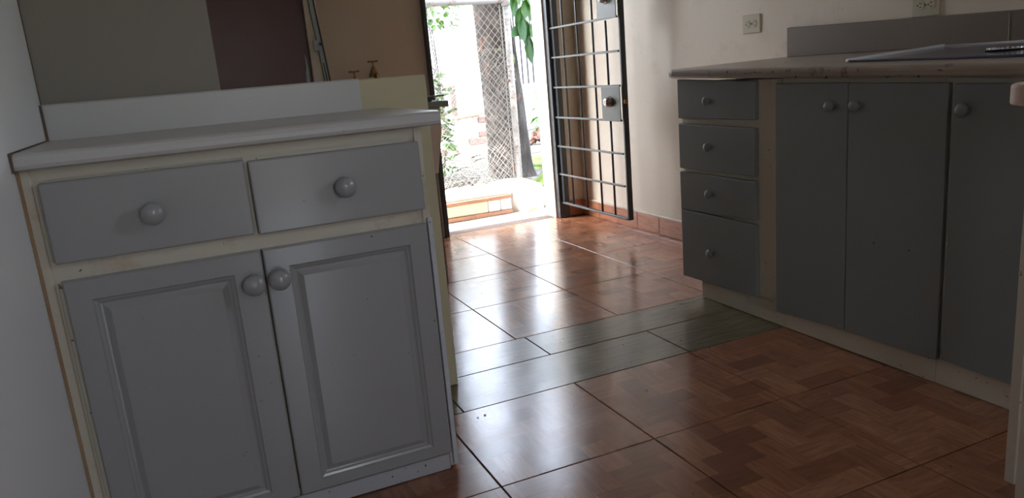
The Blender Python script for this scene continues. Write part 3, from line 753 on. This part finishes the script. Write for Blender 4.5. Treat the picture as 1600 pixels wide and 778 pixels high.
# big hanging leaves right of the post
br = obj('branch', tube(NB(), [(2.52, 5.78, 1.95), (2.60, 5.66, 1.86), (2.67, 5.60, 1.70), (2.69, 5.60, 1.52), (2.68, 5.6, 1.36)], [.03, .02, .010, .006, .003], 8), M['twig'], tr, smooth=True, label='leafy twig hanging down from above')
spec = [(2.60,1.62,-.35,-1),(2.66,1.60,-.1,-1),(2.72,1.60,.15,-1),(2.78,1.62,.35,-1),(2.69,1.52,-.15,-1),(2.74,1.50,.12,-1),(2.64,1.50,-.35,-1),(2.80,1.52,.2,-1),(2.56,1.56,-.3,-1),
        (2.66,1.35,-.7,-.8),(2.67,1.34,-.35,-1),(2.69,1.33,0,-1),(2.71,1.34,.35,-1),(2.73,1.35,.7,-.8),(2.75,1.36,.5,-1),(2.65,1.33,-.9,-.6),(2.70,1.20,.1,-1),(2.72,1.22,.25,-1),(2.64,1.22,-.1,-1),(2.78,1.28,.15,-1),(2.62,1.45,-.2,-1),(2.60,1.36,-.3,-1),(2.81,1.42,.2,-1),(2.83,1.60,.1,-1),(2.63,1.66,0,-1),(2.70,1.67,.1,-1),(2.76,1.44,-.1,-1),(2.77,1.66,-.2,-1),(2.80,1.35,.1,-1),(2.84,1.48,.2,-1),(2.86,1.66,.1,-1),(2.80,1.70,0,-1),(2.88,1.55,-.1,-1),(2.86,1.40,-.2,-1),(2.66,1.72,.1,-1),(2.74,1.70,-.1,-1),(2.60,1.70,.1,-1),(2.84,1.30,-.3,-1)]
for k, (x_, z_, dx, dz) in enumerate(spec):
    put_leaf(LM[1] if z_ > 1.47 else LM[0], br, (x_, 5.55+rl.uniform(-.05, .05), z_), (dx, rl.uniform(-.45, -.1), dz), rl.uniform(-.5, .5), rl.uniform(1.05, 1.3), True)

def bush(label, name, cx, cy, z0, z1, rx, ry, n, me, seed, group=None, down=False):
    r = random.Random(seed)
    t = thing(name, label, 'plant', (cx, cy, .12), group)
    bm = NB()
    for k in range(5):
        a = r.uniform(0, 6.28); tube(bm, [(cx, cy, .06), (cx+rx*.3*math.cos(a), cy+ry*.3*math.sin(a), (z0+z1)/2), (cx+rx*.7*math.cos(a), cy+ry*.7*math.sin(a), z1*.93)], [.006, .004, .002], 6)
    obj('stem', bm, M['twig'], t, smooth=True)
    for k in range(n):
        a = r.uniform(0, 6.28); q = r.uniform(.1, 1)**.6; z = r.uniform(z0, z1)
        f = 1-.5*abs((z-(z0+z1)/2)/((z1-z0)/2+1e-6))
        put_leaf(me, t, (cx+rx*q*f*math.cos(a), cy+ry*q*f*math.sin(a), z), (math.cos(a)+r.uniform(-.4, .4), math.sin(a)+r.uniform(-.4, .4), r.uniform(-.8, .6)), r.uniform(-.6, .6), r.uniform(.7, 1.3))
bush('broad-leaved green shrub at the left edge of the garden doorway', 'shrub', 2.02, 6.3, .35, .98, .17, .2, 150, LM[2], 1)
bush('low green plant on the ground below the shrub at the left', 'leafy_plant', 1.98, 6.0, .17, .45, .12, .12, 34, LM[2], 2)
bush('light green treetop foliage at the upper left, before the far white wall', 'shrub', 2.95, 8.6, 1.50, 2.25, .42, .3, 150, LM[2], 3)
bush('yellow-green spiky plant at the right, growing from reddish husks', 'leafy_plant', 3.93, 8.05, .30, .68, .16, .12, 90, LM[3], 4)
# husks around the spiky plant
hk = thing('husk_pile', 'pile of reddish brown husks at the foot of the spiky plant', 'plant debris', (3.92, 8.0, .1))
for k in range(26):
    a = rl.uniform(0, 6.28); q = rl.uniform(0, 1)
    bm = NB(); bmesh.ops.create_icosphere(bm, subdivisions=1, radius=1)
    R = Matrix.Rotation(rl.uniform(0, 3), 3, 'Z') @ Matrix.Rotation(rl.uniform(-.7, .7), 3, 'X')
    for v in bm.verts: v.co = R @ Vector((v.co.x*.06, v.co.y*.03, v.co.z*.022)) + Vector((3.88+.19*q*math.cos(a), 7.98+.12*q*math.sin(a), .13+.24*(1-q)*rl.random()))
    obj('husk', bm, M['rust_plant'], hk)

# mossy mound right of the footing
bm = NB(); bmesh.ops.create_icosphere(bm, subdivisions=4, radius=1)
for v in bm.verts:
    d = 1 + .22*noise.noise(v.co*2.0) + .08*noise.noise(v.co*6)
    v.co = Vector((2.545 + v.co.x*.13*d, 5.25 + v.co.y*.20*d, .00 + v.co.z*.17*d))
tag(obj('mossy_mound', bm, M['grass'], smooth=True), 'green mossy mound of earth beside the hinge side of the doorway', 'mound')

bm = NB(); bmesh.ops.create_icosphere(bm, subdivisions=4, radius=1)
for v in bm.verts:
    d = 1 + .22*noise.noise(v.co*2.0+Vector((4, 0, 0))) + .10*noise.noise(v.co*6)
    v.co = Vector((3.12 + v.co.x*.26*d, 6.25 + v.co.y*.45*d, .11 + v.co.z*.07*d))
tag(obj('mossy_mound', bm, M['grass'], smooth=True), 'low green mossy rise on the earth right of the tree trunk', 'mound')

# brick retaining wall at the back
bw = thing('brick_wall', 'low crumbling brick wall behind the tree, left of the trunk', 'wall', (3.0, 8.1, .1))
obj('mortar_core', boxes((2.2, 3.55, 8.03, 8.3, .05, .50)), M['whitewash'], bw)
rb = random.Random(9)
for c_ in range(5):
    z = .11 + c_*.078; x = 2.2 + (.12 if c_ % 2 else 0)
    while x < 3.5:
        L_ = rb.uniform(.20, .25)
        if rb.random() > .28:
            obj('brick', box(NB(), x+.006, x+L_-.006, 8.0+rb.uniform(-.02, .02), 8.12, z+.006, z+.066, bev=.006), M['brick'] if rb.random() > .35 else M['whitewash'], bw)
        x += L_
obj('coping_tile', hexa(NB(), [(2.72,7.97,.485),(3.2,7.97,.515),(3.2,8.3,.515),(2.72,8.3,.485),(2.72,7.97,.515),(3.2,7.97,.545),(3.2,8.3,.545),(2.72,8.3,.515)], .006), M['clay'], bw)
# rubble at its foot
for k in range(9):
    x_, y_ = 2.50+k*.075, 7.70+(k%2)*.13+rb.random()*.03
    bm = NB(); bmesh.ops.create_icosphere(bm, subdivisions=2, radius=1)
    s_ = rb.uniform(.026, .045)
    for v in bm.verts: v.co = Vector((x_, y_, .13)) + v.co*s_*(1+.35*noise.noise(v.co*1.5+Vector((k, 0, 0))))
    tag(obj('stone', bm, M['whitewash']), 'pale rubble stone lying at the foot of the crumbling brick wall', 'stone', 'rubble below the brick wall')

# far white wall, lower garden wall with bars
struct('wall_garden', boxes((-8, 4.0, 9.6, 9.8, 0, 2.1), (4.0, 4.2, 9.6, 10.4, 0, 2.1)), M['garden_wall'])
struct('wall_garden_low', boxes((4.0, 14, 10.0, 10.2, 0, .76)), M['garden_wall'])
rs = thing('railing', 'thin vertical fence bars on top of the low white wall at the back right', 'railing', (4.8, 10.05, .76))
k = 0; x = 4.15
while x < 6.2:
    obj('bar', tube(NB(), [(x, 10.06, .76), (x, 10.06, 2.3)], .014, 6), M['black'], rs); x += .085
obj('rail', tube(NB(), [(4.1, 10.06, 2.28), (6.3, 10.06, 2.28)], .012, 6), M['bar_grey'], rs)
# small dark post by shrub
tag(obj('garden_post', boxes((2.83, 2.90, 8.04, 8.10, .52, .86), bev=.005), M['pila_dark']), 'short dark post standing in front of the white wall, by the shrub', 'post')
# neighbour house far behind so that the horizon is closed
struct('wall_neighbour', boxes((-14, 20, 22, 22.3, 0, 4.2)), M['garden_wall'])

# twigs, roots, fallen leaves
rt = random.Random(21)
for k in range(20):
    x_, y_ = (rt.uniform(1.72, 2.1), rt.uniform(5.42, 5.75)) if k < 12 else (rt.uniform(2.2, 3.0), rt.uniform(6.3, 7.4))
    a = .35+rt.uniform(-.3, .5); L_ = rt.uniform(.12, .28); z_ = .135
    pts = [(x_+L_*t*math.cos(a)+.015*math.sin(9*t+k), y_+L_*t*math.sin(a), z_+.012*math.sin(3*t)) for t in (0, .25, .5, .75, 1)]
    r0 = rt.uniform(.004, .010)
    tag(obj('twig', tube(NB(), pts, [r0, r0*.9, r0*.8, r0*.6, r0*.3], 6), M['twig'], smooth=True), 'dry grey twig lying on the sunlit earth behind the curb', 'twig', 'twigs on the garden ground')
tag(obj('root', tube(NB(), [(1.60, 5.50, .12), (1.68, 5.62, .14), (1.76, 5.70, .14), (1.90, 5.80, .12)], [.018, .024, .02, .008], 8), M['twig'], smooth=True), 'thick dark root lying on the earth at the left of the doorway view', 'root')
def flat_leaf(name, label, x_, y_, z_, mat, s_, rz):
    me = leaf_mesh(name, .1, .05, -.02, mat); o = bpy.data.objects.new(name, me); link(o)
    o.location = (x_, y_, z_); o.rotation_euler = (.15, .1, rz); o.scale = (s_, s_, s_); tag(o, label, 'leaf')
flat_leaf('fallen_leaf', 'yellow fallen leaf on the threshold by the footing', 2.14, 4.70, .004, M['skin_yellow'], .95, -1.3)
flat_leaf('fallen_leaf', 'orange dry leaf on the sunlit earth left of the tree', 1.98, 5.95, .175, M['dry_leaf'], 1.1, .6)

# crown of the same tree, above the view: shades trunk and dapples the ground
bm = NB(); rc = random.Random(5)
for k in range(2600):
    c = Vector((rc.gauss(0, 1), rc.gauss(0, 1), rc.gauss(0, .45)))
    if c.length > 2.0: continue
    P_ = Vector((1.45, 5.75, 3.3)) + Vector((c.x*.75, c.y*.75, c.z*.8))
    D = Vector((rc.uniform(-1, 1), rc.uniform(-1, 1), rc.uniform(-.8, .2))).normalized()
    sd_ = D.cross(Vector((rc.uniform(-.4, .4), rc.uniform(-.4, .4), 1))).normalized()
    L_, W_ = rc.uniform(.14, .22), rc.uniform(.03, .04)
    q_ = [P_, P_+D*L_*.45+sd_*W_, P_+D*L_, P_+D*L_*.45-sd_*W_]
    bm.faces.new([bm.verts.new(p) for p in q_])
obj('crown', bm, M['leaf_dark'], tr, kind='stuff')
obj('branch', tube(NB(), [(2.45, 5.78, 2.6), (2.1, 5.75, 3.0), (1.6, 5.75, 3.3), (1.0, 5.8, 3.5)], [.11, .09, .06, .02], 10), M['bark'], tr, smooth=True)

# crumbs on the kitchen floor
CHIPS_PALE = [(1.261,1.641,.004),(1.112,1.505,.003),(1.546,1.523,.004),(1.585,1.506,.006),(1.539,1.335,.004),(1.772,1.56,.005)]
CHIPS_DARK = [(.693,1.945,.005),(.669,1.941,.004),(1.322,2.188,.004),(1.173,1.819,.004)]
def crumb(name, label, cat, x_, y_, s_, mat, grp):
    bm = NB(); bmesh.ops.create_icosphere(bm, subdivisions=1, radius=1)
    for v in bm.verts: v.co = Vector((x_+v.co.x*s_, y_+v.co.y*s_*.6, .0016+max(v.co.z, -.3)*s_*.35))
    tag(obj(name, bm, mat), label, cat, grp)
for x_, y_, s_ in CHIPS_PALE: crumb('plaster_crumb', 'tiny pale plaster crumb on the parquet tiles before the right-hand cabinets', 'crumb', x_, y_, s_, M['conc'], 'pale crumbs on the floor')
for x_, y_, s_ in CHIPS_DARK: crumb('dirt_crumb', 'tiny dark dirt crumb on the floor between the cabinets', 'crumb', x_, y_, s_, M['hole'], 'dark crumbs on the floor')
